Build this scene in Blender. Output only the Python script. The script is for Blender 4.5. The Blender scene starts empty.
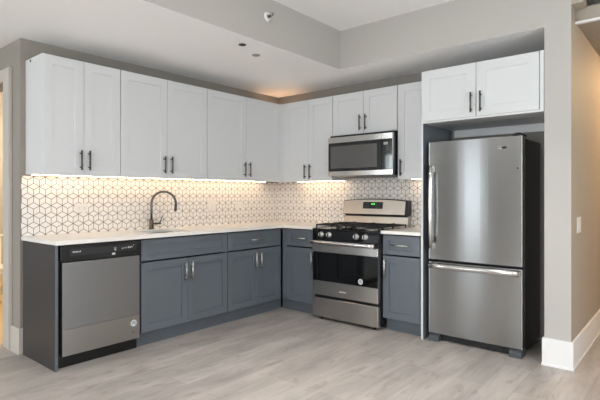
import bpy, bmesh, math, random
from mathutils import Vector, Matrix
random.seed(7)
sc = bpy.context.scene
COL = sc.collection

# ------------------------------------------------------------------ camera
cam_d = bpy.data.cameras.new('camera')
cam = bpy.data.objects.new('camera', cam_d)
COL.objects.link(cam)
cam.location = (4.028, -4.3931, 1.2356)
cam.rotation_euler = (math.radians(90), 0, math.radians(39.945))
cam_d.sensor_width = 36.0
cam_d.lens = 473.27 / 600 * 36
cam_d.shift_y = -(200 - 195.04) / 600
cam_d.clip_start = 0.05
sc.camera = cam

# ------------------------------------------------------------------ world, exposure
world = bpy.data.worlds.new('sky')
world.use_nodes = True
sc.world = world
bg = world.node_tree.nodes['Background']
bg.inputs[0].default_value = (0.75, 0.85, 1.0, 1)
bg.inputs[1].default_value = 0.6
vs = sc.view_settings
vs.view_transform = 'Standard'
vs.look = 'None'
vs.exposure = 0.5
vs.gamma = 1.0
vs.use_curve_mapping = False
sc.cycles.max_bounces = 10
sc.cycles.diffuse_bounces = 6
sc.cycles.glossy_bounces = 5
sc.cycles.sample_clamp_indirect = 6.0
sc.cycles.use_denoising = True
sc.cycles.caustics_reflective = False
sc.cycles.caustics_refractive = False

# windows of the room behind the camera: (x0, x1, z0, z1, watts per square metre)
DOWN = 8.5            # watts of each added downlight
SOUTH = -8.0
WIN = [(-2.95, -2.10, 0.12, 2.40, 40), (-0.47, 0.32, 0.12, 2.40, 9.5),
       (1.9, 3.3, 0.12, 2.62, 19), (3.85, 5.1, 0.12, 2.62, 18)]
EASTX = 5.6
EWIN_FILL = [(-3.6, -1.4, 0.7, 2.3, 14)]  # unseen east window added to even out light on the left cabinets
for i, (a, b, c, d, w) in enumerate(WIN):
    L = bpy.data.lights.new('window_daylight', 'AREA')
    L.shape = 'RECTANGLE'
    L.size = b - a
    L.size_y = d - c
    L.energy = w * (b - a) * (d - c)
    L.color = (0.93, 0.97, 1.0)
    o = bpy.data.objects.new('window_daylight', L)
    o.location = ((a + b) / 2, SOUTH - 0.16, (c + d) / 2)
    o.rotation_euler = (math.radians(90), 0, 0)      # -Z of the light turned to +Y
    COL.objects.link(o)
for i, (a, b, c, d, w) in enumerate(EWIN_FILL):
    L = bpy.data.lights.new('window_daylight', 'AREA')
    L.shape = 'RECTANGLE'
    L.size = d - c
    L.size_y = b - a
    L.energy = w * (b - a) * (d - c)
    L.color = (0.93, 0.97, 1.0)
    o = bpy.data.objects.new('window_daylight', L)
    o.location = (EASTX + 0.16, (a + b) / 2, (c + d) / 2)
    o.rotation_euler = (0, math.radians(90), 0)      # shines towards -X
    COL.objects.link(o)


# ------------------------------------------------------------------ materials
def S(v):
    return tuple(((c / 255) / 12.92 if c / 255 <= 0.04045 else ((c / 255 + 0.055) / 1.055) ** 2.4) for c in v)


def mat(name, rgb, rough=0.5, metal=0.0, noise=0.04, nscale=6.0, stretch=(1, 1, 1), bump=0.0,
        aniso=0.0, emit=None, estr=0.0, coat=0.0, spec=0.5, rvar=0.0):
    m = bpy.data.materials.new(name)
    m.use_nodes = True
    nt = m.node_tree
    b = nt.nodes['Principled BSDF']
    b.inputs['Roughness'].default_value = rough
    b.inputs['Metallic'].default_value = metal
    b.inputs['Anisotropic'].default_value = aniso
    b.inputs['Coat Weight'].default_value = coat
    b.inputs['Specular IOR Level'].default_value = spec
    tc = nt.nodes.new('ShaderNodeTexCoord')
    mp = nt.nodes.new('ShaderNodeMapping')
    mp.inputs['Scale'].default_value = stretch
    nt.links.new(tc.outputs['Object'], mp.inputs['Vector'])
    n = nt.nodes.new('ShaderNodeTexNoise')
    n.inputs['Scale'].default_value = nscale
    n.inputs['Detail'].default_value = 3.0
    nt.links.new(mp.outputs[0], n.inputs['Vector'])
    mx = nt.nodes.new('ShaderNodeMix')
    mx.data_type = 'RGBA'
    c = S(rgb)
    mx.inputs[6].default_value = tuple(max(0, x * (1 - noise)) for x in c) + (1,)
    mx.inputs[7].default_value = tuple(min(1, x * (1 + noise)) for x in c) + (1,)
    nt.links.new(n.outputs['Fac'], mx.inputs[0])
    nt.links.new(mx.outputs[2], b.inputs['Base Color'])
    if bump:
        bp = nt.nodes.new('ShaderNodeBump')
        bp.inputs['Strength'].default_value = bump
        bp.inputs['Distance'].default_value = 0.002
        nt.links.new(n.outputs['Fac'], bp.inputs['Height'])
        nt.links.new(bp.outputs[0], b.inputs['Normal'])
    if rvar:
        mr = nt.nodes.new('ShaderNodeMapRange')
        mr.inputs['To Min'].default_value = rough - rvar
        mr.inputs['To Max'].default_value = rough + rvar
        nt.links.new(n.outputs['Fac'], mr.inputs['Value'])
        nt.links.new(mr.outputs[0], b.inputs['Roughness'])
    if aniso:
        tg = nt.nodes.new('ShaderNodeTangent')
        tg.direction_type = 'RADIAL'
        tg.axis = 'Z'
        nt.links.new(tg.outputs[0], b.inputs['Tangent'])
        b.inputs['Anisotropic Rotation'].default_value = 0.25
    if emit:
        b.inputs['Emission Color'].default_value = S(emit) + (1,)
        b.inputs['Emission Strength'].default_value = estr
    return m


M = {}
M['greige'] = mat('greige_wall', (145, 139, 131), 0.7, noise=0.015, nscale=3, bump=0.02)  # darker greige for the left, back and bathroom walls
M['wall'] = mat('wall_paint', (181, 177, 172), 0.7, noise=0.015, nscale=3, bump=0.02)
M['ceiling'] = mat('ceiling_paint', (245, 244, 243), 0.8, noise=0.012, nscale=2)
M['hall'] = mat('hall_paint', (168, 158, 144), 0.7, noise=0.015, nscale=3)
M['trim'] = mat('white_trim_paint', (228, 227, 226), 0.4, noise=0.01)
M['white'] = mat('white_lacquer', (209, 210, 211), 0.42, noise=0.012, nscale=3)
M['inside'] = mat('cabinet_interior', (150, 120, 95), 0.6)
M['grey'] = mat('blue_grey_lacquer', (97, 103, 110), 0.3, noise=0.03, nscale=4)
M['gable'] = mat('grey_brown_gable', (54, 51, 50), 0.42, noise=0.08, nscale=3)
M['steel'] = mat('brushed_steel', (160, 161, 161), 0.2, 1.0, noise=0.02, nscale=5, stretch=(1, 1, 150), aniso=0.9, rvar=0.008)
M['steel_film'] = mat('brushed_steel_film', (150, 151, 153), 0.36, 1.0, noise=0.02, nscale=5, stretch=(1, 1, 150), aniso=0.4)
M['chrome'] = mat('polished_steel', (215, 213, 210), 0.16, 1.0, noise=0.02)
M['nickel'] = mat('dark_nickel', (96, 95, 94), 0.36, 1.0, noise=0.04)
M['nickel_light'] = mat('satin_nickel', (206, 204, 200), 0.3, 1.0, noise=0.04)
M['faucet'] = mat('faucet_metal', (92, 90, 87), 0.28, 1.0, noise=0.04)
M['black'] = mat('black_plastic', (16, 16, 17), 0.3, noise=0.1)
M['gloss'] = mat('black_glass', (6, 6, 7), 0.06, noise=0.1, spec=0.6)
M['matte_black'] = mat('matte_black', (20, 20, 21), 0.6, noise=0.15)
M['case'] = mat('fridge_case_black', (15, 16, 17), 0.32, noise=0.1)
M['iron'] = mat('cast_iron', (24, 23, 23), 0.55, noise=0.2, nscale=40)
M['darkgrey'] = mat('dark_grey_plastic', (72, 76, 79), 0.45, noise=0.06)
M['plate'] = mat('white_plastic', (226, 222, 215), 0.35, noise=0.01)
M['porcelain'] = mat('porcelain', (238, 236, 230), 0.15, noise=0.01)
M['sticker'] = mat('silver_sticker', (205, 208, 210), 0.4, noise=0.03)
M['sticker_ink'] = mat('sticker_ink', (120, 126, 132), 0.5, noise=0.03)
M['mark'] = mat('pale_print', (205, 205, 205), 0.5, noise=0.02)
M['mesh'] = mat('microwave_window', (84, 82, 80), 0.12, noise=0.05, nscale=200)  # grey lifted to stand in for the window reflection in the glass
M['display'] = mat('green_digits', (40, 120, 50), 0.4, emit=(90, 220, 90), estr=1.2)
M['lcd'] = mat('grey_lcd', (150, 158, 150), 0.3, noise=0.03)
M['led'] = mat('warm_led', (255, 226, 190), 0.5, emit=(255, 220, 178), estr=19.0)
M['lamp'] = mat('warm_lamp_glass', (255, 230, 195), 0.5, emit=(255, 212, 158), estr=130.0)
M['steel_low'] = mat('brushed_steel_bare', (164, 162, 159), 0.33, 1.0, noise=0.02, nscale=5, stretch=(1, 1, 150), aniso=0.4)
M['satin'] = mat('satin_steel', (206, 197, 186), 0.36, 1.0, noise=0.02, nscale=5, stretch=(1, 1, 150))
M['range_steel'] = mat('range_steel', (192, 189, 185), 0.22, 1.0, noise=0.02, nscale=5, stretch=(1, 1, 150), aniso=0.85)
M['bath_lamp'] = mat('bath_lamp_glass', (255, 230, 195), 0.5, emit=(255, 232, 200), estr=210.0)
M['casing'] = mat('casing_in_shade', (190, 184, 176), 0.45, noise=0.01)  # trim colour darkened to stand in for the weak light at the doorway
M['knob'] = mat('satin_knob', (214, 213, 211), 0.35, 1.0, noise=0.02)
M['downlight'] = mat('fill_diffuser', (255, 250, 242), 0.5, emit=(255, 240, 224), estr=5.0)
M['globe'] = mat('opal_globe', (250, 250, 250), 0.4, emit=(250, 251, 255), estr=30.0)
M['bath_floor'] = mat('warm_bath_floor', (205, 180, 135), 0.4, noise=0.05)
M['steelsink'] = mat('sink_steel', (84, 77, 70), 0.45, 1.0, noise=0.04)


def glass_pane():
    m = bpy.data.materials.new('window_glass')
    m.use_nodes = True
    nt = m.node_tree
    nt.nodes.remove(nt.nodes['Principled BSDF'])
    out = nt.nodes['Material Output']
    t = nt.nodes.new('ShaderNodeBsdfTransparent')
    t.inputs[0].default_value = (0.96, 0.98, 0.98, 1)
    g = nt.nodes.new('ShaderNodeBsdfGlossy')
    g.inputs['Roughness'].default_value = 0.02
    f = nt.nodes.new('ShaderNodeMixShader')
    f.inputs[0].default_value = 0.05
    nt.links.new(t.outputs[0], f.inputs[1])
    nt.links.new(g.outputs[0], f.inputs[2])
    nt.links.new(f.outputs[0], out.inputs[0])
    return m


M['glass'] = glass_pane()


def floor_mat():
    m = bpy.data.materials.new('grey_oak_planks')
    m.use_nodes = True
    nt = m.node_tree
    N, Lk = nt.nodes, nt.links
    b = N['Principled BSDF']
    tc = N.new('ShaderNodeTexCoord')
    mp = N.new('ShaderNodeMapping')
    mp.inputs['Rotation'].default_value = (0, 0, math.radians(90))
    Lk.new(tc.outputs['Object'], mp.inputs['Vector'])
    br = N.new('ShaderNodeTexBrick')
    br.inputs['Scale'].default_value = 1.0
    br.inputs['Brick Width'].default_value = 1.25
    br.inputs['Row Height'].default_value = 0.185
    br.inputs['Mortar Size'].default_value = 0.0012
    br.inputs['Mortar Smooth'].default_value = 0.3
    br.inputs['Bias'].default_value = 0.0
    br.offset = 0.37
    br.inputs['Color1'].default_value = S((168, 160, 154)) + (1,)
    br.inputs['Color2'].default_value = S((183, 175, 168)) + (1,)
    br.inputs['Mortar'].default_value = S((140, 132, 126)) + (1,)
    Lk.new(mp.outputs[0], br.inputs['Vector'])
    # long grain along the planks
    m2 = N.new('ShaderNodeMapping')
    m2.inputs['Scale'].default_value = (9, 0.8, 1)
    Lk.new(tc.outputs['Object'], m2.inputs['Vector'])
    g = N.new('ShaderNodeTexNoise')
    g.inputs['Scale'].default_value = 2.2
    g.inputs['Detail'].default_value = 6
    g.inputs['Roughness'].default_value = 0.65
    g.inputs['Distortion'].default_value = 0.6
    Lk.new(m2.outputs[0], g.inputs['Vector'])
    rp = N.new('ShaderNodeMapRange')
    rp.inputs['From Min'].default_value = 0.3
    rp.inputs['From Max'].default_value = 0.72
    rp.inputs['To Min'].default_value = 0.86
    rp.inputs['To Max'].default_value = 1.12
    Lk.new(g.outputs['Fac'], rp.inputs['Value'])
    # broad cloudy tone
    g2 = N.new('ShaderNodeTexNoise')
    g2.inputs['Scale'].default_value = 2.6
    g2.inputs['Detail'].default_value = 4
    m3 = N.new('ShaderNodeMapping')
    m3.inputs['Scale'].default_value = (2.2, 0.7, 1)
    Lk.new(tc.outputs['Object'], m3.inputs['Vector'])
    Lk.new(m3.outputs[0], g2.inputs['Vector'])
    rp2 = N.new('ShaderNodeMapRange')
    rp2.inputs['From Min'].default_value = 0.3
    rp2.inputs['From Max'].default_value = 0.7
    rp2.inputs['To Min'].default_value = 0.80
    rp2.inputs['To Max'].default_value = 1.14
    Lk.new(g2.outputs['Fac'], rp2.inputs['Value'])
    mu = N.new('ShaderNodeMath')
    mu.operation = 'MULTIPLY'
    Lk.new(rp.outputs[0], mu.inputs[0])
    Lk.new(rp2.outputs[0], mu.inputs[1])
    vm = N.new('ShaderNodeVectorMath')
    vm.operation = 'SCALE'
    Lk.new(br.outputs['Color'], vm.inputs[0])
    Lk.new(mu.outputs[0], vm.inputs['Scale'])
    # brown knots and smudges here and there
    kn = N.new('ShaderNodeTexNoise')
    kn.inputs['Scale'].default_value = 5.0
    kn.inputs['Detail'].default_value = 5
    kn.inputs['Distortion'].default_value = 1.2
    m4 = N.new('ShaderNodeMapping')
    m4.inputs['Scale'].default_value = (2.6, 0.9, 1)
    m4.inputs['Location'].default_value = (3.1, 1.7, 0)
    Lk.new(tc.outputs['Object'], m4.inputs['Vector'])
    Lk.new(m4.outputs[0], kn.inputs['Vector'])
    kr = N.new('ShaderNodeMapRange')
    kr.inputs['From Min'].default_value = 0.56
    kr.inputs['From Max'].default_value = 0.72
    kr.inputs['To Max'].default_value = 0.55
    Lk.new(kn.outputs['Fac'], kr.inputs['Value'])
    km = N.new('ShaderNodeMix')
    km.data_type = 'RGBA'
    km.inputs[7].default_value = S((138, 124, 113)) + (1,)
    Lk.new(kr.outputs[0], km.inputs[0])
    Lk.new(vm.outputs[0], km.inputs[6])
    Lk.new(km.outputs[2], b.inputs['Base Color'])
    b.inputs['Roughness'].default_value = 0.42
    b.inputs['Specular IOR Level'].default_value = 0.45
    bp = N.new('ShaderNodeBump')
    bp.inputs['Strength'].default_value = 0.12
    bp.inputs['Distance'].default_value = 0.003
    Lk.new(g.outputs['Fac'], bp.inputs['Height'])
    Lk.new(bp.outputs[0], b.inputs['Normal'])
    return m


M['floor'] = floor_mat()


def tile_mat(name, axis, o_h, o_v):
    """rhombus tiles that read as stacked cubes: white tiles, taupe grout"""
    m = bpy.data.materials.new(name)
    m.use_nodes = True
    nt = m.node_tree
    N, Lk = nt.nodes, nt.links
    b = N['Principled BSDF']
    tc = N.new('ShaderNodeTexCoord')
    sp = N.new('ShaderNodeSeparateXYZ')
    Lk.new(tc.outputs['Object'], sp.inputs[0])

    def op(kind, *ins):
        n = N.new('ShaderNodeMath')
        n.operation = kind
        for k, v in enumerate(ins):
            if isinstance(v, (int, float)):
                n.inputs[k].default_value = v
            else:
                Lk.new(v, n.inputs[k])
        return n.outputs[0]
    W = 0.0885
    s = W / math.sqrt(3)
    H = 3 * s
    h = op('SUBTRACT', sp.outputs[axis], o_h)
    v = op('SUBTRACT', sp.outputs['Z'], o_v)
    x1 = op('WRAP', h, W / 2, -W / 2)
    y1 = op('WRAP', v, H / 2, -H / 2)
    x2 = op('WRAP', op('SUBTRACT', h, W / 2), W / 2, -W / 2)
    y2 = op('WRAP', op('SUBTRACT', v, H / 2), H / 2, -H / 2)
    l1 = op('ADD', op('MULTIPLY', x1, x1), op('MULTIPLY', y1, y1))
    l2 = op('ADD', op('MULTIPLY', x2, x2), op('MULTIPLY', y2, y2))
    pick = op('LESS_THAN', l2, l1)
    inv = op('SUBTRACT', 1.0, pick)
    px = op('ADD', op('MULTIPLY', x1, inv), op('MULTIPLY', x2, pick))
    py = op('ADD', op('MULTIPLY', y1, inv), op('MULTIPLY', y2, pick))
    c30 = math.sqrt(3) / 2
    d1 = op('ABSOLUTE', px)
    d2 = op('ABSOLUTE', op('SUBTRACT', op('MULTIPLY', px, 0.5), op('MULTIPLY', py, c30)))
    d3 = op('ABSOLUTE', op('ADD', op('MULTIPLY', px, 0.5), op('MULTIPLY', py, c30)))
    d = op('MINIMUM', d1, op('MINIMUM', d2, d3))
    mr = N.new('ShaderNodeMapRange')
    mr.inputs['From Min'].default_value = 0.0015
    mr.inputs['From Max'].default_value = 0.0026
    Lk.new(d, mr.inputs['Value'])
    mx = N.new('ShaderNodeMix')
    mx.data_type = 'RGBA'
    mx.inputs[6].default_value = S((96, 80, 66)) + (1,)
    nz = N.new('ShaderNodeTexNoise')
    nz.inputs['Scale'].default_value = 9
    Lk.new(tc.outputs['Object'], nz.inputs['Vector'])
    m2 = N.new('ShaderNodeMix')
    m2.data_type = 'RGBA'
    m2.inputs[6].default_value = S((226, 222, 217)) + (1,)
    m2.inputs[7].default_value = S((236, 232, 228)) + (1,)
    Lk.new(nz.outputs['Fac'], m2.inputs[0])
    Lk.new(m2.outputs[2], mx.inputs[7])
    Lk.new(mr.outputs[0], mx.inputs[0])
    Lk.new(mx.outputs[2], b.inputs['Base Color'])
    b.inputs['Roughness'].default_value = 0.35
    bp = N.new('ShaderNodeBump')
    bp.inputs['Strength'].default_value = 0.25
    bp.inputs['Distance'].default_value = 0.001
    Lk.new(mr.outputs[0], bp.inputs['Height'])
    Lk.new(bp.outputs[0], b.inputs['Normal'])
    return m


def quartz_mat():
    m = mat('white_quartz', (232, 228, 222), 0.22, noise=0.02, nscale=25)
    return m


M['quartz'] = quartz_mat()


# ------------------------------------------------------------------ mesh helpers
class MB:
    def __init__(self):
        self.bm = bmesh.new()

    def box(self, x0, x1, y0, y1, z0, z1):
        x0, x1 = sorted((x0, x1)); y0, y1 = sorted((y0, y1)); z0, z1 = sorted((z0, z1))
        v = [self.bm.verts.new(p) for p in
             ((x0, y0, z0), (x1, y0, z0), (x1, y1, z0), (x0, y1, z0),
              (x0, y0, z1), (x1, y0, z1), (x1, y1, z1), (x0, y1, z1))]
        for f in ((3, 2, 1, 0), (4, 5, 6, 7), (0, 1, 5, 4), (1, 2, 6, 5), (2, 3, 7, 6), (3, 0, 4, 7)):
            self.bm.faces.new([v[i] for i in f])
        return self

    def lathe(self, p, axis, prof, seg=20):
        """prof: list of (offset along axis, radius)"""
        p = Vector(p); a = Vector(axis).normalized()
        u = a.orthogonal().normalized(); w = a.cross(u)
        rings = []
        for (t, r) in prof:
            rings.append([self.bm.verts.new(p + a * t + (u * math.cos(2 * math.pi * k / seg) + w * math.sin(2 * math.pi * k / seg)) * r) for k in range(seg)])
        for i in range(len(rings) - 1):
            for k in range(seg):
                f = self.bm.faces.new((rings[i][k], rings[i][(k + 1) % seg], rings[i + 1][(k + 1) % seg], rings[i + 1][k]))
                f.smooth = True
        self.bm.faces.new(rings[0][::-1]); self.bm.faces.new(rings[-1])
        return self

    def cyl(self, p0, p1, r, seg=14):
        d = Vector(p1) - Vector(p0)
        return self.lathe(p0, d, [(0, r), (d.length, r)], seg)

    def tube(self, pts, r, seg=12):
        pts = [Vector(p) for p in pts]
        rs = r if isinstance(r, (list, tuple)) else [r] * len(pts)
        rings = []
        u = None
        for i, p in enumerate(pts):
            t = ((pts[min(i + 1, len(pts) - 1)] - pts[max(i - 1, 0)])).normalized()
            u = t.orthogonal().normalized() if u is None else (u - t * u.dot(t)).normalized()
            w = t.cross(u)
            rings.append([self.bm.verts.new(p + (u * math.cos(2 * math.pi * k / seg) + w * math.sin(2 * math.pi * k / seg)) * rs[i]) for k in range(seg)])
        for i in range(len(rings) - 1):
            for k in range(seg):
                f = self.bm.faces.new((rings[i][k], rings[i][(k + 1) % seg], rings[i + 1][(k + 1) % seg], rings[i + 1][k]))
                f.smooth = True
        self.bm.faces.new(rings[0][::-1]); self.bm.faces.new(rings[-1])
        return self

    def prism(self, poly, vec):
        """poly: list of 3d points (planar), swept by vec"""
        vec = Vector(vec)
        a = [self.bm.verts.new(p) for p in poly]
        b = [self.bm.verts.new(Vector(p) + vec) for p in poly]
        self.bm.faces.new(a); self.bm.faces.new(b[::-1])
        n = len(a)
        for i in range(n):
            self.bm.faces.new((a[i], b[i], b[(i + 1) % n], a[(i + 1) % n]))
        return self

    def build(self, name, m, parent=None, bevel=0.0, seg=2):
        bmesh.ops.recalc_face_normals(self.bm, faces=self.bm.faces[:])
        off = Vector(parent_world(parent)) if parent else Vector((0, 0, 0))
        if parent:
            bmesh.ops.translate(self.bm, verts=self.bm.verts[:], vec=-off)
        me = bpy.data.meshes.new(name)
        self.bm.to_mesh(me)
        self.bm.free()
        me.materials.append(m)
        o = bpy.data.objects.new(name, me)
        COL.objects.link(o)
        if parent:
            o.parent = parent
        if bevel:
            md = o.modifiers.new('bevel', 'BEVEL')
            md.width = bevel
            md.segments = seg
            md.limit_method = 'ANGLE'
            md.angle_limit = math.radians(40)
        return o


def parent_world(o):
    v = Vector((0, 0, 0))
    while o is not None:
        v = v + Vector(o.location)
        o = o.parent
    return v


def thing(name, label, cat, loc, group=None):
    o = bpy.data.objects.new(name, None)
    COL.objects.link(o)
    o.location = loc
    o.empty_display_size = 0.1
    o['label'] = label
    o['category'] = cat
    if group:
        o['group'] = group
    return o


def tag(o, label, cat, group=None):
    o['label'] = label
    o['category'] = cat
    if group:
        o['group'] = group
    return o


def struct(name, mb, m, bevel=0.0):
    o = mb.build(name, m, None, bevel)
    o['kind'] = 'structure'
    return o


class Run:
    """a wall run: t along the wall, d out from the wall"""
    def __init__(self, side):
        self.s = side

    def P(self, t, d, z):
        return (d, t, z) if self.s == 'A' else (t, -d, z)

    def box(self, mb, t0, t1, d0, d1, z0, z1):
        a = self.P(t0, d0, z0); b = self.P(t1, d1, z1)
        return mb.box(a[0], b[0], a[1], b[1], z0, z1)


A = Run('A')
B = Run('B')


def shaker(R, t0, t1, z0, z1, d, thick=0.02, rail=0.07, rec=0.006, zrail=None):
    """framed door or drawer front with a recessed panel; front face at depth d"""
    mb = MB()
    zr = rail if zrail is None else zrail
    v = lambda t, dd, z: mb.bm.verts.new(R.P(t, dd, z))
    def ring(i, j, dd):
        return [v(t0 + i, dd, z0 + j), v(t1 - i, dd, z0 + j), v(t1 - i, dd, z1 - j), v(t0 + i, dd, z1 - j)]
    back = ring(0, 0, d - thick)
    e = 0.0015
    side = ring(0, 0, d - e)
    front = ring(e, e, d)
    inn = ring(rail, zr, d)
    pan = ring(rail + 0.0015, zr + 0.0015, d - rec)
    seq = [back, side, front, inn, pan]
    for p, q in zip(seq, seq[1:]):
        for k in range(4):
            mb.bm.faces.new((p[k], p[(k + 1) % 4], q[(k + 1) % 4], q[k]))
    mb.bm.faces.new(pan)
    mb.bm.faces.new(back[::-1])
    return mb


def pull(R, t, z, d, length, vertical, m, parent, r=0.0068):
    """bar pull on two posts"""
    st = 0.03
    mb = MB()
    h = length / 2
    if vertical:
        mb.cyl(R.P(t, d + st, z - h), R.P(t, d + st, z + h), r)
        for k in (-1, 1):
            mb.cyl(R.P(t, d - 0.001, z + k * h * 0.7), R.P(t, d + st, z + k * h * 0.7), r * 0.8, 10)
    else:
        mb.cyl(R.P(t - h, d + st, z), R.P(t + h, d + st, z), r)
        for k in (-1, 1):
            mb.cyl(R.P(t + k * h * 0.7, d - 0.001, z), R.P(t + k * h * 0.7, d + st, z), r * 0.8, 10)
    return mb.build('handle', m, parent)


# ------------------------------------------------------------------ the room
XW, XE, YN = -3.6, EASTX, 3.3
H_LOW, H_HIGH = 2.4575, 2.832
HX, HY = 1.369, -0.61
COLX0, COLX1 = 3.180, 3.352
HALLX = 4.55
YD = -2.97              # face of the wall with the bathroom door

struct('floor', MB().box(XW, XE, SOUTH - 0.1, YN, -0.06, 0.0), M['floor'])
struct('floor_bathroom', MB().box(-2.6, -0.125, YD + 0.12, -1.2, 0.0, 0.004).box(-1.12, -0.31, YD, YD + 0.12, 0, 0.004), M['bath_floor'])
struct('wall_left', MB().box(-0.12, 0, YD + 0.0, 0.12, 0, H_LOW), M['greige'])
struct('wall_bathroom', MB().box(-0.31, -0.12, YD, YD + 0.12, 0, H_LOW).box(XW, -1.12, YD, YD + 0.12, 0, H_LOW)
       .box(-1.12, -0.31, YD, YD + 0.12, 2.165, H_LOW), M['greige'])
struct('wall_bathroom_far', MB().box(-2.72, -2.6, YD + 0.12, -1.2, 0, H_LOW).box(-2.6, -0.12, -1.2, -1.08, 0, H_LOW), M['wall'])
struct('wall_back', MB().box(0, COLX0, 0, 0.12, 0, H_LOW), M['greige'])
o = struct('wall_right', MB().box(COLX0, COLX1, HY, YN, 0, H_HIGH), M['wall'])
o.data.materials.append(M['hall'])
for p in o.data.polygons:          # the hall side is painted greige
    if p.normal.x > 0.5:
        p.material_index = 1
struct('wall_hall', MB().box(HALLX, HALLX + 0.12, HY, YN, 0, H_HIGH).box(COLX1, HALLX, YN - 0.12, YN, 0, H_HIGH), M['wall'])
struct('wall_hall_side', MB().box(HALLX + 0.12, XE, HY, HY + 0.12, 0, H_HIGH), M['wall'])
mb = MB()
ys = [SOUTH - 0.1] + [q for w in EWIN_FILL for q in w[:2]] + [HY]
for i in range(0, len(ys), 2):
    mb.box(XE, XE + 0.12, ys[i], ys[i + 1], 0, H_HIGH)
for a, b, c, d, w in EWIN_FILL:
    mb.box(XE, XE + 0.12, a, b, 0, c).box(XE, XE + 0.12, a, b, d, H_HIGH)
struct('wall_east', mb, M['wall'])
struct('wall_west', MB().box(XW - 0.12, XW, SOUTH - 0.1, YD + 0.12, 0, H_LOW), M['wall'])
mb = MB()
xs = [XW] + [q for w in WIN for q in w[:2]] + [XE]
for i in range(0, len(xs), 2):
    mb.box(xs[i], xs[i + 1], SOUTH - 0.12, SOUTH, 0, H_HIGH)
for a, b, c, d, w in WIN:
    mb.box(a, b, SOUTH - 0.12, SOUTH, 0, c).box(a, b, SOUTH - 0.12, SOUTH, d, H_HIGH)
struct('wall_south', mb, M['wall'])
struct('ceiling', MB().box(HX, XE, SOUTH - 0.1, HY, H_HIGH, H_HIGH + 0.08).box(COLX1, XE, HY, YN, H_HIGH, H_HIGH + 0.08), M['ceiling'])
# lowered kitchen ceiling with its upright bulkhead faces
mb = MB()
mb.prism([(XW, SOUTH, H_LOW), (HX, SOUTH, H_LOW), (HX, HY, H_LOW), (COLX0, HY, H_LOW), (COLX0, 0.12, H_LOW), (XW, 0.12, H_LOW)],
         (0, 0, H_HIGH + 0.08 - H_LOW))
o = struct('ceiling_kitchen', mb, M['ceiling'])
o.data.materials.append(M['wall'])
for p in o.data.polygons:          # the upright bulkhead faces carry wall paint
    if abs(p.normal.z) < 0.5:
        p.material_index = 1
struct('ceiling_hall', MB().box(COLX1, HALLX, -0.44, YN - 0.12, 2.494, 2.60), M['hall'])
struct('trim_1', MB().box(COLX1, HALLX, -0.475, -0.44, 2.478, 2.494), M['trim'])
struct('trim_2', MB().box(COLX1, COLX1 + 0.072, HY, -0.475, 2.578, H_HIGH), M['hall'])

for i, (a, b, c, d, w) in enumerate(WIN):
    mb = MB()
    y0, y1 = SOUTH - 0.09, SOUTH - 0.03
    f = 0.05
    mb.box(a, a + f, y0, y1, c, d).box(b - f, b, y0, y1, c, d).box(a + f, b - f, y0, y1, c, c + f).box(a + f, b - f, y0, y1, d - f, d)
    mb.box((a + b) / 2 - 0.025, (a + b) / 2 + 0.025, y0, y1, c + f, d - f)
    o = struct('window_%d' % (i + 1), mb, M['trim'])
    MB().box(a + f, b - f, SOUTH - 0.064, SOUTH - 0.058, c + f, d - f).build('pane', M['glass'], o)
for i, (a, b, c, d, w) in enumerate(EWIN_FILL):
    mb = MB()
    x0, x1 = XE + 0.03, XE + 0.09
    f = 0.05
    mb.box(x0, x1, a, a + f, c, d).box(x0, x1, b - f, b, c, d).box(x0, x1, a + f, b - f, c, c + f).box(x0, x1, a + f, b - f, d - f, d)
    o = struct('window_%d' % (len(WIN) + 1), mb, M['trim'])
    MB().box(XE + 0.058, XE + 0.064, a + f, b - f, c + f, d - f).build('pane', M['glass'], o)

# casing round the bathroom doorway
mb = MB()
mb.box(-0.31, -0.165, YD - 0.02, YD, 0, 2.26).box(-1.26, -1.12, YD - 0.02, YD, 0, 2.26).box(-1.12, -0.31, YD - 0.02, YD, 2.165, 2.26)
mb.box(-0.335, -0.31, YD, YD + 0.12, 0, 2.165).box(-0.18, -0.165, YD - 0.028, YD - 0.02, 0, 2.26)
struct('door_1', mb, M['casing'], 0.003)


def base_trim(name, pts, h=0.2):
    """pts: list of (x0,x1,y0,y1) boxes of the board; a thin shoe in front is part of the profile"""
    mb = MB()
    for (x0, x1, y0, y1) in pts:
        mb.box(x0, x1, y0, y1, 0, h)
        mb.box(x0 - 0.004, x1 + 0.004, y0 - 0.004, y1 + 0.004, 0, 0.018)
    return struct(name, mb, M['trim'], 0.003)


o = base_trim('baseboard_left', [(-0.163, 0.018, YD - 0.016, YD + 0.0), (0.0, 0.018, YD, YD + 0.025)])
o.data.materials[0] = M['casing']
base_trim('baseboard_right', [(COLX0 - 0.014, COLX1 + 0.016, HY - 0.016, HY), (COLX1, COLX1 + 0.016, HY, YN - 0.12), (COLX0 - 0.014, COLX0, HY, HY + 0.07)])
base_trim('baseboard_hall', [(HALLX - 0.016, HALLX, HY, YN - 0.12), (COLX1 + 0.02, HALLX - 0.02, YN - 0.136, YN - 0.12)])
base_trim('baseboard_south', [(XW, -2.95, SOUTH, SOUTH + 0.016), (-2.10, -0.47, SOUTH, SOUTH + 0.016), (0.32, 1.9, SOUTH, SOUTH + 0.016), (3.3, 3.85, SOUTH, SOUTH + 0.016)])

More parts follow.
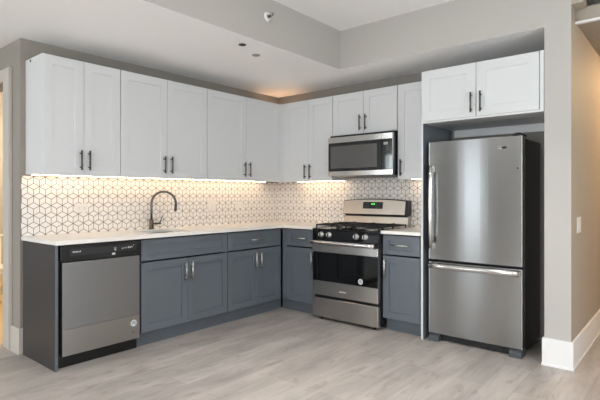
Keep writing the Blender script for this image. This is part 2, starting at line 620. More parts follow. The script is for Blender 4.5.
# ------------------------------------------------------------------ backsplash
Z_UP, Z_TOP = 1.383, 2.287           # bottom and top of the wall cabinets
Z_CT = 0.914
Y_L = -2.966
o = MB().box(0.001, 0.008, Y_L + 0.002, 0.0, Z_CT, Z_UP + 0.004).build('tile_backsplash', tile_mat('cube_tile_left', 'Y', -2.92, 1.303))
tag(o, 'white rhombus tile backsplash behind the sink, longer of the two', 'backsplash')
o = MB().box(0.008, 2.22, -0.008, -0.001, Z_CT, 1.47).build('tile_backsplash', tile_mat('cube_tile_back', 'X', 0.342, 1.229))
tag(o, 'white rhombus tile backsplash behind the gas range', 'backsplash')


# ------------------------------------------------------------------ wall cabinets
def wall_cabinet(R, t0, t1, z0, z1, depth, doors, label, handles, hz, hlen=0.155, end=None, filler=None, carc=None, lip=0.014):
    r = thing('wall_cabinet', label, 'cabinet', R.P((t0 + t1) / 2, depth / 2, z0))
    g = 0.0015
    mb = MB()
    c0, c1 = (t0, t1) if carc is None else carc
    R.box(mb, c0 + g, c1 - g, 0.002, depth - 0.021, z0 + lip, z1)
    if filler:
        R.box(mb, filler[0] - 0.024, filler[1], depth - 0.03, depth - 0.004, z0, z1)
    mb.build('body', M['white'], r)
    for (a, b, hs) in doors:
        d = shaker(R, a + g, b - g, z0 + 0.002, z1 - 0.002, depth).build('door', M['white'], r)
        if hs is not None:
            pull(R, hs, hz, depth, hlen, True, M['nickel'], d)
    return r


HZ = 1.508
lab = {
 'u1': 'white two-door wall cabinet at the far left end, above the dishwasher',
 'u2': 'wide white two-door wall cabinet directly above the sink faucet',
 'u3': 'wide white two-door wall cabinet between faucet and room corner',
 'v1': 'white two-door wall cabinet in the corner, left of the microwave',
 'v2': 'short white two-door wall cabinet right above the microwave',
 'v3': 'narrow white single-door wall cabinet between microwave and refrigerator',
 'v4': 'deep white two-door wall cabinet over the refrigerator',
}
w = wall_cabinet(A, -2.934, -2.319, Z_UP, Z_TOP, 0.33, [(-2.934, -2.626, -2.657), (-2.626, -2.319, -2.591)], lab['u1'], None, HZ)
plug = MB().cyl((0.10, -2.9345, 2.268), (0.10, -2.9285, 2.268), 0.011)
plug.build('cam_plug', M['matte_black'], w)
wall_cabinet(A, -2.316, -1.403, Z_UP, Z_TOP, 0.33, [(-2.316, -1.86, -1.898), (-1.86, -1.403, -1.824)], lab['u2'], None, HZ)
wall_cabinet(A, -1.400, -0.335, Z_UP, Z_TOP, 0.33, [(-1.400, -0.872, -0.908), (-0.872, -0.345, -0.836)], lab['u3'], None, HZ, filler=(-0.3205, -0.3268))
wall_cabinet(B, 0.335, 1.073, Z_UP, Z_TOP, 0.33, [(0.398, 0.742, 0.708), (0.742, 1.072, 0.779)], lab['v1'], None, HZ - 0.015, filler=(0.335, 0.396))
wall_cabinet(B, 1.076, 1.838, 1.852, Z_TOP, 0.33, [(1.076, 1.457, 1.424), (1.457, 1.836, 1.492)], lab['v2'], None, 1.968)
wall_cabinet(B, 1.841, 2.218, Z_UP, Z_TOP, 0.33, [(1.841, 2.218, 1.882)], lab['v3'], None, HZ - 0.012)
r = thing('fridge_cabinet', lab['v4'], 'cabinet', (2.69, -0.3, 1.842))
mb = MB()
mb.box(2.224, 3.176, -0.60, -0.002, 1.845, 2.291)
mb.box(3.152, 3.1775, -0.618, -0.60, 1.845, 2.291)
mb.build('body', M['white'], r)
for a, b, h in ((2.224, 2.687, 2.654), (2.689, 3.148, 2.729)):
    d = shaker(B, a + 0.0015, b - 0.0015, 1.862, 2.289, 0.62, rail=0.075).build('door', M['white'], r)
    pull(B, h, 1.972, 0.62, 0.16, True, M['nickel'], d)
MB().box(2.27, 3.175, -0.02, -0.003, 1.775, 1.843).build('hanging_rail', M['trim'], r)
MB().box(2.224, 3.1765, -0.6195, -0.60, 1.8445, 1.860).build('light_rail', M['white'], r)
# tall end panel beside the fridge
r = thing('fridge_end_panel', 'tall thin panel standing left of the refrigerator', 'panel', (2.233, -0.3, 0))
MB().box(2.221, 2.241, -0.618, -0.002, 0.0, 1.8435).build('board', M['grey'], r)
MB().box(2.2205, 2.2385, -0.6215, -0.6182, 0.0, 1.8435).build('edge_band', M['white'], r)

# ------------------------------------------------------------------ LED strips under the wall cabinets
def led(R, t0, t1, d, z, label, extra=0.0):
    r = thing('under_cabinet_light', label, 'light', R.P((t0 + t1) / 2, d, z), 'under cabinet light strips')
    mb = MB(); R.box(mb, t0, t1, d - 0.012, d + 0.012, z - 0.004, z - 0.0005); mb.build('housing', M['plate'], r)
    mb = MB(); R.box(mb, t0 + 0.005, t1 - 0.005 + extra, d - 0.008, d + 0.008, z - 0.0065, z - 0.0041); mb.build('diffuser', M['led'], r)


led(A, -2.93, -2.322, 0.10, Z_UP + 0.014, 'warm light strip under the cabinet above the dishwasher')
led(A, -2.313, -1.406, 0.10, Z_UP + 0.014, 'warm light strip under the wide cabinet above the faucet')
led(A, -1.395, -0.345, 0.10, Z_UP + 0.014, 'warm light strip under the cabinet between faucet and corner',  0.0)
led(B, 0.40, 1.07, 0.10, Z_UP + 0.014, 'warm light strip under the corner cabinet left of the microwave')
led(B, 1.87, 2.19, 0.10, Z_UP + 0.014, 'warm light strip under the narrow cabinet beside the refrigerator')

M['corner_fill'] = mat('glow_fill', (255, 226, 190), 0.5, emit=(255, 205, 160), estr=40.0)  # unseen strip added in the corner gap to light the ceiling above
r = thing('corner_glow_fill', 'added unseen strip making the warm glow in the corner above the wall cabinets', 'light', (0.012, -0.012, 2.0))
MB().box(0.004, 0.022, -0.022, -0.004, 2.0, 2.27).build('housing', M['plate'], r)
MB().box(0.0225, 0.026, -0.026, -0.004, 2.0, 2.27).box(0.004, 0.0225, -0.026, -0.0225, 2.0, 2.27).build('diffuser', M['corner_fill'], r)

# ------------------------------------------------------------------ base cabinets
CB = 0.605            # door fronts
ZD0, ZD1, ZW0, ZW1 = 0.122, 0.686, 0.700, 0.872


def base_cabinet(R, t0, t1, label, fronts, body=None, kick=None, stile=None):
    r = thing('base_cabinet', label, 'cabinet', R.P((t0 + t1) / 2, 0.3, 0))
    b0, b1 = body or (t0, t1)
    mb = MB()
    # open-topped carcass: sides, back, bottom, front frame
    R.box(mb, b0, b0 + 0.016, 0.012, CB - 0.021, 0.115, 0.883)
    R.box(mb, b1 - 0.016, b1, 0.012, CB - 0.021, 0.115, 0.883)
    R.box(mb, b0, b1, 0.010, 0.022, 0.115, 0.883)
    R.box(mb, b0, b1, 0.012, CB - 0.021, 0.115, 0.131)
    if stile:
        R.box(mb, stile[0], stile[1], CB - 0.035, CB - 0.004, 0.115, 0.883)
    mb.build('body', M['grey'], r)
    k0, k1 = kick or (t0, t1)
    mb = MB(); R.box(mb, k0, k1, 0.515, 0.53, 0.0, 0.1145); mb.build('toe_kick', M['grey'], r)
    mb = MB(); R.box(mb, k0, k1, 0.53, 0.542, 0.0, 0.016); mb.build('shoe_molding', M['grey'], r, 0.003)
    for kind, a, b, hp in fronts:
        if kind == 'door':
            d = shaker(R, a, b, ZD0, ZD1, CB, rail=0.06, rec=0.012).build('door', M['grey'], r)
            pull(R, hp, 0.572, CB, 0.16, True, M['nickel_light'], d)
        else:
            d = shaker(R, a, b, ZW0, ZW1, CB, rail=0.06, zrail=0.042, rec=0.012).build('drawer' if kind == 'drawer' else 'false_front', M['grey'], r)
            if hp is not None:
                pull(R, hp, 0.788, CB, 0.165, False, M['nickel_light'], d)
    return r


base_cabinet(A, -2.298, -1.378, 'grey sink base cabinet with two doors, right of the dishwasher',
             [('false', -2.294, -1.381, None), ('door', -2.294, -1.840, -1.873), ('door', -1.836, -1.381, -1.806)])
base_cabinet(A, -1.374, -0.61, 'grey base cabinet with drawer over two doors, by the inside corner',
             [('drawer', -1.371, -0.628, -1.0), ('door', -1.371, -0.983, -1.018), ('door', -0.979, -0.628, -0.946)], kick=(-1.374, -0.545))
base_cabinet(B, 0.61, 1.060, 'narrow grey base cabinet left of the range, in the corner',
             [('drawer', 0.672, 1.056, 0.864), ('door', 0.672, 1.056, 1.027)], stile=(0.61, 0.668), kick=(0.545, 1.060))
base_cabinet(B, 1.836, 2.218, 'narrow grey base cabinet between range and refrigerator',
             [('drawer', 1.839, 2.203, 2.018), ('door', 1.839, 2.203, 1.869)], stile=(2.204, 2.217))
# gable at the open end beside the dishwasher
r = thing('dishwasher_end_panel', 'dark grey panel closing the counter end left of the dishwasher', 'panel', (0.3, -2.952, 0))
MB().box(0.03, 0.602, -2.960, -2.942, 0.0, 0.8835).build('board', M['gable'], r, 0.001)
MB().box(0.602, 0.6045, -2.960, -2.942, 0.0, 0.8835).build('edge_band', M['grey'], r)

# ------------------------------------------------------------------ countertops
SD0, SD1, SY0, SY1 = 0.15, 0.52, -2.13, -1.70


def slab_with_hole(outer, hole, z0, z1):
    mb = MB()
    bm = mb.bm
    es = []
    for loop in ([outer] + ([hole] if hole else [])):
        vs_ = [bm.verts.new((p[0], p[1], z0)) for p in loop]
        es += [bm.edges.new((vs_[i], vs_[(i + 1) % len(vs_)])) for i in range(len(vs_))]
    f = bmesh.ops.triangle_fill(bm, use_beauty=True, edges=es)
    faces = [g for g in f['geom'] if isinstance(g, bmesh.types.BMFace)]
    ex = bmesh.ops.extrude_face_region(bm, geom=faces)
    bmesh.ops.translate(bm, verts=[g for g in ex['geom'] if isinstance(g, bmesh.types.BMVert)], vec=(0, 0, z1 - z0))
    return mb


def rrect(x0, x1, y0, y1, r, n=6):
    pts = []
    for cx, cy, a in ((x1 - r, y1 - r, 0), (x0 + r, y1 - r, 90), (x0 + r, y0 + r, 180), (x1 - r, y0 + r, 270)):
        for k in range(n + 1):
            t = math.radians(a + 90 * k / n)
            pts.append((cx + r * math.cos(t), cy + r * math.sin(t)))
    return pts


hole = rrect(SD0, SD1, SY0, SY1, 0.05)
o = slab_with_hole([(0.008, Y_L), (0.635, Y_L), (0.635, -0.635), (1.062, -0.635), (1.062, -0.009), (0.008, -0.009)], hole, 0.8845, Z_CT).build('countertop', M['quartz'], None, 0.002)
tag(o, 'white L-shaped countertop with the sink, wrapping the room corner', 'countertop')
o = MB().box(1.834, 2.2185, -0.635, -0.009, 0.8845, Z_CT).build('countertop', M['quartz'], None, 0.002)
tag(o, 'short white countertop piece between the range and the refrigerator', 'countertop')

# sink
r = thing('kitchen_sink', 'undermount steel sink set in the white countertop', 'sink', ((SD0 + SD1) / 2, (SY0 + SY1) / 2, 0.70))
mb = MB()
bm = mb.bm
lv = []
for zz, ins, rad in ((0.8838, -0.02, 0.06), (0.8838, 0.001, 0.05), (0.72, 0.004, 0.05), (0.70, 0.02, 0.04)):
    lv.append([bm.verts.new((p[0], p[1], zz)) for p in rrect(SD0 + ins, SD1 - ins, SY0 + ins, SY1 - ins, rad)])
for p, q in zip(lv, lv[1:]):
    n = len(p)
    for k in range(n):
        bm.faces.new((p[k], p[(k + 1) % n], q[(k + 1) % n], q[k])).smooth = True
bm.faces.new(lv[-1])
basin = mb.build('basin', M['steelsink'], r)
md = basin.modifiers.new('sheet', 'SOLIDIFY'); md.thickness = 0.0012; md.offset = -1
MB().lathe(((SD0 + SD1) / 2, (SY0 + SY1) / 2, 0.7005), (0, 0, 1), [(0, 0.045), (0.003, 0.045), (0.003, 0.03), (0.001, 0.028)]).build('drain', M['chrome'], r)

# faucet
FX, FY = 0.085, -1.868
r = thing('faucet', 'tall gooseneck faucet standing behind the sink', 'faucet', (FX, FY, Z_CT))
MB().lathe((FX, FY, Z_CT), (0, 0, 1), [(0, 0.027), (0.006, 0.027), (0.010, 0.021), (0.085, 0.021), (0.092, 0.016)]).build('base', M['faucet'], r)
ang = math.radians(40)
dx, dy = math.cos(ang), math.sin(ang)
pts = [(FX, FY, 0.99), (FX, FY, 1.08), (FX, FY, 1.15)]
R_ = 0.115
for k in range(0, 17):
    t = math.radians(180 - k * 185 / 16)
    q = R_ + R_ * math.cos(t)
    pts.append((FX + dx * q, FY + dy * q, 1.153 + R_ * math.sin(t)))
MB().tube(pts, 0.0115).build('spout', M['faucet'], r)
e = pts[-1]
MB().tube([e, (e[0] - dx * 0.004, e[1] - dy * 0.004, e[2] - 0.055)], [0.0135, 0.0135]).build('spray_head', M['faucet'], r)
hh = MB()
hh.tube([(FX, FY + 0.015, 0.965), (FX + 0.012, FY + 0.092, 0.965)], 0.0095)
hh.tube([(FX + 0.011, FY + 0.080, 0.968), (FX + 0.014, FY + 0.094, 1.0), (FX + 0.017, FY + 0.110, 1.042)], [0.0055, 0.005, 0.0045], 8)
hh.build('lever_handle', M['faucet'], r)

# ------------------------------------------------------------------ dishwasher
r = thing('dishwasher', 'stainless dishwasher with black control strip at the left counter end', 'dishwasher', (0.3, -2.62, 0))
y0, y1 = -2.939, -2.303
MB().box(0.03, 0.575, y0, y1, 0.09, 0.878).build('tub', M['black'], r)
MB().box(0.535, 0.55, y0, y1, 0.0, 0.10).build('toe_kick', M['black'], r)
yd0, yd1 = -2.920, -2.320
MB().box(0.575, 0.622, yd0, yd1, 0.284, 0.757).build('door', M['steel_film'], r, 0.004)
lp = MB().box(0.575, 0.6222, yd0, yd1, 0.098, 0.2838).build('lower_panel', M['steel_low'], r, 0.002)
cp = MB().box(0.575, 0.628, y0 + 0.006, y1 - 0.004, 0.764, 0.877).build('control_panel', M['black'], r, 0.004)
MB().box(0.628, 0.6292, -2.872, -2.352, 0.802, 0.852).build('insert', mat('control_insert', (38, 39, 41), 0.35), cp)
MB().box(0.615, 0.6285, -2.73, -2.52, 0.7642, 0.794).build('latch_pocket', M['matte_black'], cp)
MB().box(0.628, 0.6296, -2.555, -2.53, 0.782, 0.797).build('latch_mark', M['mark'], cp)
mb = MB()
random.seed(3)
for k in range(8):                      # small brand word, unreadable in the photo
    hgt = random.uniform(0.007, 0.012)
    yy = -2.852 + k * 0.0075
    mb.box(0.6292, 0.6297, yy, yy + 0.0045, 0.825, 0.825 + hgt)
mb.build('brand_print', M['mark'], cp)
mb = MB()
for k, (yy, zz, ww, hh2) in enumerate(((-2.535, 0.815, 0.012, 0.008), (-2.54, 0.83, 0.02, 0.004), (-2.475, 0.82, 0.008, 0.008), (-2.46, 0.823, 0.008, 0.006), (-2.445, 0.823, 0.008, 0.008),
                                       (-2.425, 0.822, 0.01, 0.012), (-2.41, 0.824, 0.01, 0.010), (-2.395, 0.826, 0.008, 0.008), (-2.38, 0.84, 0.006, 0.006))):
    mb.box(0.6292, 0.6297, yy, yy + ww, zz, zz + hh2)
mb.build('button_print', M['mark'], cp)['kind'] = 'stuff'
def round_sticker(p, axis, rad, parent, u):
    """round silver sticker with a curled mark"""
    a = Vector(axis)
    s_ = MB().lathe(p, axis, [(0, rad), (0.0008, rad)], 28).build('sticker', M['sticker'], parent)
    mb = MB()
    u = Vector(u)
    q = Vector(p) + a * 0.0012
    pts = [q + u * (rad * 0.55 * math.cos(t)) + Vector((0, 0, rad * 0.55 * math.sin(t))) for t in [math.radians(x) for x in range(-60, 221, 20)]]
    mb.tube(pts, rad * 0.09, 6)
    pts = [q + u * (rad * (-0.3 + 0.6 * k / 6)) + Vector((0, 0, rad * 0.22 * math.sin(k * 1.05))) for k in range(7)]
    mb.tube(pts, rad * 0.09, 6)
    mb.build('sticker_emblem', M['sticker_ink'], s_)


round_sticker((0.6222, -2.372, 0.225), (1, 0, 0), 0.026, r, (0, 1, 0))
MB().lathe((0.6222, -2.374, 0.155), (1, 0, 0), [(0, 0.009), (0.0006, 0.009)], 20).build('stamp', M['sticker_ink'], r)
for ya in (-2.90, -2.38):
    MB().box(0.2, 0.24, ya, ya + 0.04, 0, 0.0895).build('foot', M['black'], r)

# ------------------------------------------------------------------ gas range
RX0, RX1 = 1.068, 1.829
RF = -0.664
r = thing('gas_range', 'stainless and black gas range with a raised steel backguard', 'range', ((RX0 + RX1) / 2, -0.35, 0))
MB().box(RX0, RX1, RF + 0.045, -0.03, 0.035, 0.885).build('body', M['black'], r, 0.002)
MB().box(RX0 + 0.001, RX1 - 0.004, RF, RF + 0.045, 0.03, 0.222).build('storage_drawer', M['range_steel'], r, 0.005)
door = MB().box(RX0 + 0.006, RX1 - 0.006, RF, RF + 0.044, 0.247, 0.748).build('oven_door', M['range_steel'], r, 0.004)
gl = MB().box(RX0 + 0.007, RX1 - 0.007, RF - 0.0015, RF + 0.002, 0.388, 0.674).build('oven_window', M['gloss'], door)
mb = MB()
random.seed(5)
for k in range(7):
    mb.box(1.398 + k * 0.0112, 1.398 + k * 0.0112 + 0.0075, RF - 0.0006, RF + 0.001, 0.299, 0.299 + random.uniform(0.008, 0.0125))
mb.build('brand_print', M['mark'], door)
round_sticker((1.638, RF - 0.0016, 0.430), (0, -1, 0), 0.026, door, (1, 0, 0))
# energy leaflet standing in the window
hd = MB()
z_mid = 0.770
hd.tube([(RX0 + 0.02, RF - 0.046, 0.768), (RX0 + 0.1, RF - 0.05, 0.768), ((RX0 + RX1) / 2, RF - 0.053, 0.768), (RX1 - 0.1, RF - 0.05, 0.768), (RX1 - 0.02, RF - 0.046, 0.768)], 0.0155, 14)
for v in hd.bm.verts:
    v.co.z = z_mid + (v.co.z - 0.768) * 1.35
for xx in (RX0 + 0.04, RX1 - 0.04):
    hd.box(xx - 0.012, xx + 0.012, RF - 0.046, RF + 0.002, 0.742, 0.764)
hd.build('handle', M['chrome'], door)
cp = MB().prism([(RX0, RF + 0.001, 0.786), (RX0, RF + 0.046, 0.786), (RX0, RF + 0.046, 0.886), (RX0, RF + 0.003, 0.886)], (RX1 - RX0, 0, 0)).build('control_panel', M['gloss'], r, 0.003)
MB().box(RX0 + 0.002, RX1 - 0.002, RF + 0.006, RF + 0.045, 0.7495, 0.7855).build('vent_gap', M['matte_black'], r)
for k, xx in enumerate((1.180, 1.275, 1.590, 1.690)):
    kb = MB()
    n = Vector((0, -1, 0))
    p = Vector((xx, RF + 0.0025, 0.846))
    kb.lathe(p, n, [(0, 0.028), (0.004, 0.028), (0.006, 0.0245), (0.024, 0.022), (0.026, 0.020)], 24)
    o_ = kb.build('knob', M['knob'], r)
    q = p + n * 0.026
    gb = MB().prism([q + Vector((-0.004, 0, -0.019)), q + Vector((0.004, 0, -0.019)), q + Vector((0.004, 0, 0.019)), q + Vector((-0.004, 0, 0.019))], n * 0.006)
    gb.build('grip', M['black'], o_)
# cooktop and burners
top = MB()
top.box(RX0 - 0.004, RX1 + 0.004, RF + 0.004, -0.06, 0.886, 0.904)
top.build('cooktop', M['gloss'], r, 0.004)
burn = [(1.245, -0.48, 0.048), (1.245, -0.20, 0.040), (1.65, -0.48, 0.052), (1.65, -0.20, 0.036), (1.448, -0.34, 0.05)]
for (bx, by, br_) in burn:
    bo = MB().lathe((bx, by, 0.9045), (0, 0, 1), [(0, br_ * 1.25), (0.006, br_ * 1.2), (0.008, br_ * 0.9), (0.014, br_ * 0.9)]).build('burner', M['nickel_light'], r)
    MB().lathe((bx, by, 0.9186), (0, 0, 1), [(0, br_ * 0.95), (0.006, br_ * 0.95), (0.010, br_ * 0.8)]).build('burner_cap', M['iron'], bo)
zg = 0.944
for (gx0, gx1) in ((1.085, 1.345), (1.352, 1.545), (1.552, 1.812)):
    mb = MB()
    ya, yb = -0.625, -0.10
    b_ = 0.0045
    for xx in (gx0 + b_, gx1 - b_):
        mb.box(xx - b_, xx + b_, ya, yb, zg - 0.012, zg)
    for yy in (ya, -0.36, yb):
        mb.box(gx0, gx1, yy - b_, yy + b_, zg - 0.012, zg)
    xc = (gx0 + gx1) / 2
    mb.box(xc - b_, xc + b_, ya, yb, zg - 0.010, zg + 0.006)
    for yy in (-0.49, -0.23):
        mb.box(gx0, gx1, yy - b_, yy + b_, zg - 0.010, zg + 0.006)
    for xx in (gx0 + b_, gx1 - b_):
        for yy in (ya + b_, -0.36, yb - b_):
            mb.box(xx - b_ * 1.4, xx + b_ * 1.4, yy - b_ * 1.4, yy + b_ * 1.4, 0.9042, zg - 0.006)
    mb.build('grate', M['iron'], r, 0.0015)
# backguard: steel riser, dark slot, arched console
MB().prism([(RX0 + 0.004, -0.105, 0.904), (RX0 + 0.004, -0.03, 0.904), (RX0 + 0.004, -0.03, 1.02), (RX0 + 0.004, -0.085, 1.02)], (RX1 - RX0 - 0.008, 0, 0)).build('riser', M['satin'], r, 0.002)
MB().box(RX0 + 0.01, RX1 - 0.01, -0.10, -0.03, 1.012, 1.036).build('vent_slot', M['matte_black'], r)
n = 18


def arch(y0, y1, x0, x1, zb, zs, zc):
    poly = [(x0, y0, zb)] + [(x0 + (x1 - x0) * k / n, y0, zs + (zc - zs) * (1 - (2 * k / n - 1) ** 2)) for k in range(n + 1)] + [(x1, y0, zb)]
    return MB().prism(poly, (0, y1 - y0, 0))


def lean(mb):
    for v in mb.bm.verts:
        if v.co.y < -0.05:
            v.co.y += (v.co.z - 1.03) * 0.17
    return mb


con = lean(arch(-0.123, -0.02, RX0 - 0.004, RX1 + 0.002, 1.030, 1.178, 1.197)).build('console', M['black'], r, 0.004)
lean(arch(-0.129, -0.122, RX0 + 0.004, RX1 - 0.022, 1.036, 1.172, 1.190)).build('console_face', M['satin'], con, 0.002)
lean(MB().box(1.318, 1.555, -0.132, -0.128, 1.094, 1.163)).build('display_panel', M['gloss'], con)
mb = MB()
for k, xx in enumerate((1.418, 1.434, 1.450)):
    mb.box(xx, xx + 0.010, -0.1328, -0.1318, 1.133, 1.150)
lean(mb).build('clock_digits', M['display'], con)
mb = MB()
for k in range(4):
    for j in range(3):
        mb.box(1.328 + k * 0.018, 1.338 + k * 0.018, -0.1326, -0.1318, 1.105 + j * 0.018, 1.112 + j * 0.018)
        mb.box(1.474 + k * 0.018, 1.484 + k * 0.018, -0.1326, -0.1318, 1.105 + j * 0.018, 1.112 + j * 0.018)
lean(mb).build('key_print', M['darkgrey'], con)['kind'] = 'stuff'
mb = None
for (fx, fy) in ((RX0 + 0.075, RF + 0.06), (RX1 - 0.075, RF + 0.06), (RX0 + 0.07, -0.1), (RX1 - 0.07, -0.1)):
    MB().lathe((fx, fy, 0), (0, 0, 1), [(0, 0.018), (0.012, 0.018), (0.014, 0.010), (0.036, 0.010)], 14).build('foot', M['black'], r)

# ------------------------------------------------------------------ microwave
MX0, MX1, MF = 1.086, 1.833, -0.42
MZ0, MZ1 = 1.43, 1.828
r = thing('microwave', 'stainless microwave hung over the gas range', 'microwave', ((MX0 + MX1) / 2, -0.2, MZ0))
mb = MB()
mb.prism([(MX0, -0.385, MZ0), (MX0, -0.385, 1.85), (MX0, -0.01, 1.85), (MX0, -0.01, MZ0 - 0.012), (MX0, -0.30, MZ0 - 0.012)], (MX1 - MX0 - 0.003, 0, 0))
mb.build('case', M['black'], r)
MB().box(MX0, MX1 - 0.118, MF, -0.385, 1.77, MZ1).build('top_trim', M['range_steel'], r, 0.003)
MB().box(MX1 - 0.116, MX1, MF, -0.385, 1.77, MZ1).build('top_trim', M['range_steel'], r, 0.003)
dr = MB().box(MX0, MX1 - 0.118, MF, -0.385, 1.481, 1.769).build('door', M['gloss'], r, 0.003)
MB().box(MX0 + 0.03, MX1 - 0.165, MF - 0.001, MF + 0.002, 1.508, 1.735).build('window_mesh', M['mesh'], dr)
cp = MB().box(MX1 - 0.116, MX1 - 0.002, MF, -0.385, 1.481, 1.769).build('control_panel', M['gloss'], r, 0.003)
MB().box(MX1 - 0.092, MX1 - 0.045, MF - 0.001, MF + 0.001, 1.715, 1.742).build('display', M['lcd'], cp)
mb = MB()
random.seed(9)
for j in range(8):
    for k in range(3):
        if random.random() < 0.8:
            zz = 1.692 - j * 0.022
            xx = MX1 - 0.095 + k * 0.024
            mb.box(xx, xx + random.uniform(0.008, 0.016), MF - 0.0006, MF + 0.001, zz, zz + 0.005)
mb.build('key_print', M['darkgrey'], cp)
MB().box(MX0, MX1 - 0.118, MF, -0.385, MZ0, 1.480).build('bottom_trim', M['range_steel'], r, 0.003)
MB().box(MX1 - 0.116, MX1, MF, -0.385, MZ0, 1.480).build('bottom_trim', M['range_steel'], r, 0.003)
MB().box(MX1 - 0.0005, MX1 + 0.0015, MF + 0.002, -0.385, MZ0, MZ1).build('side_trim', M['steel'], r)
for xa in (MX0 + 0.06, MX1 - 0.30):
    MB().box(xa, xa + 0.24, -0.28, -0.10, MZ0 - 0.016, MZ0 - 0.0115).build('grease_filter', M['nickel'], r)

# ------------------------------------------------------------------ refrigerator
FX0, FX1, FF = 2.277, 3.022, -0.585
r = thing('refrigerator', 'stainless bottom-freezer refrigerator in the niche by the column', 'refrigerator', ((FX0 + FX1) / 2, -0.3, 0))
MB().box(FX0 + 0.004, FX1 - 0.002, -0.488, -0.05, 0.045, 1.672).build('case', M['case'], r, 0.004)
for nm, z0, z1 in (('refrigerator_door', 0.690, 1.686), ('freezer_drawer', 0.066, 0.672)):
    # gently crowned front
    mb = MB()
    k = 12
    poly = []
    for i in range(k + 1):
        q = i / k
        poly.append((FX0 + (FX1 - FX0) * q, FF - 0.006 * (1 - (2 * q - 1) ** 2), z0))
    poly += [(FX1, -0.506, z0), (FX0, -0.506, z0)]
    mb.prism(poly, (0, 0, z1 - z0))
    dd = mb.build(nm, M['steel'], r, 0.004)
    MB().box(FX0 + 0.006, FX1 - 0.006, -0.506, -0.489, z0 + 0.01, z1 - 0.01).build('gasket', M['matte_black'], dd)
    for xa in (FX0 - 0.0005, FX1 - 0.0035):
        MB().box(xa, xa + 0.004, FF - 0.0015, FF + 0.010, z0 + 0.002, z1 - 0.002).build('edge_highlight', M['knob'], dd, 0.001)  # bright strip added to stand in for the highlight on the door edge
    if nm == 'refrigerator_door':
        hd = MB()
        hx = FX0 + 0.035
        hd.tube([(hx, FF - 0.038, 0.785), (hx, FF - 0.052, 0.90), (hx, FF - 0.058, 1.13), (hx, FF - 0.052, 1.37), (hx, FF - 0.038, 1.485)], 0.0155, 14)
        hd.build('handle', M['chrome'], dd)
        for za, zb in ((0.785, 0.83), (1.43, 1.483)):
            MB().box(hx - 0.013, hx + 0.016, FF - 0.045, FF + 0.002, za, zb).build('handle_mount', M['chrome'], dd)
        lg = MB()
        lg.lathe((2.885, FF - 0.0035, 1.602), (0, -1, 0), [(0, 0.016), (0.002, 0.016)], 24)
        for v in lg.bm.verts:
            v.co.x = 2.892 + (v.co.x - 2.885) * 1.3
            v.co.z = 1.602 + (v.co.z - 1.602) * 0.55
        lg.build('badge', M['matte_black'], dd)
        ring = [(2.870 + 0.017 * math.cos(t), FF - 0.0065, 1.601 + 0.009 * math.sin(t)) for t in [math.radians(a) for a in range(60, 301, 20)]]
        MB().tube(ring, 0.0028, 6).build('badge_ring', M['chrome'], dd)
        MB().lathe((2.990, FF - 0.001, 1.440), (0, -1, 0), [(0, 0.006), (0.002, 0.006)], 14).build('screw_cover', M['matte_black'], dd)
    else:
        hd = MB()
        hz = 0.642
        pts = []
        for i in range(13):
            q = i / 12
            pts.append((FX0 + 0.015 + (FX1 - FX0 - 0.03) * q, FF - 0.030 - 0.022 * (1 - (2 * q - 1) ** 4), hz))
        hd.tube(pts, 0.0165, 14)
        for v in hd.bm.verts:
            v.co.z = hz + (v.co.z - hz) * 1.35
        hd.box(FX0 + 0.018, FX0 + 0.045, FF - 0.035, FF + 0.002, hz - 0.012, hz + 0.012).box(FX1 - 0.045, FX1 - 0.018, FF - 0.035, FF + 0.002, hz - 0.012, hz + 0.012)
        hd.build('handle', M['chrome'], dd)
hg = MB()
hg.box(FX1 - 0.075, FX1 - 0.004, -0.57, -0.44, 1.687, 1.702).lathe((FX1 - 0.04, -0.54, 1.686), (0, 0, 1), [(0, 0.026), (0.022, 0.026), (0.026, 0.02)], 18)
hg.build('hinge_cover', M['matte_black'], r, 0.003)
gr = MB().box(FX0 + 0.09, FX1 - 0.09, -0.545, -0.50, 0.012, 0.060)
for k in range(5):
    gr.box(FX0 + 0.1 + k * 0.12, FX0 + 0.12 + k * 0.12, -0.552, -0.545, 0.02, 0.05)
gr.build('base_grille', M['matte_black'], r)
for xx in (FX0 + 0.002, FX1 - 0.092):
    MB().prism([(xx, -0.60, 0.0), (xx, -0.60, 0.04), (xx, -0.565, 0.062), (xx, -0.47, 0.062), (xx, -0.47, 0.0)], (0.09, 0, 0)).build('leg_cover', M['darkgrey'], r, 0.003)
MB().box(FX0 + 0.05, FX1 - 0.05, -0.16, -0.12, 0, 0.05).build('roller', M['matte_black'], r)

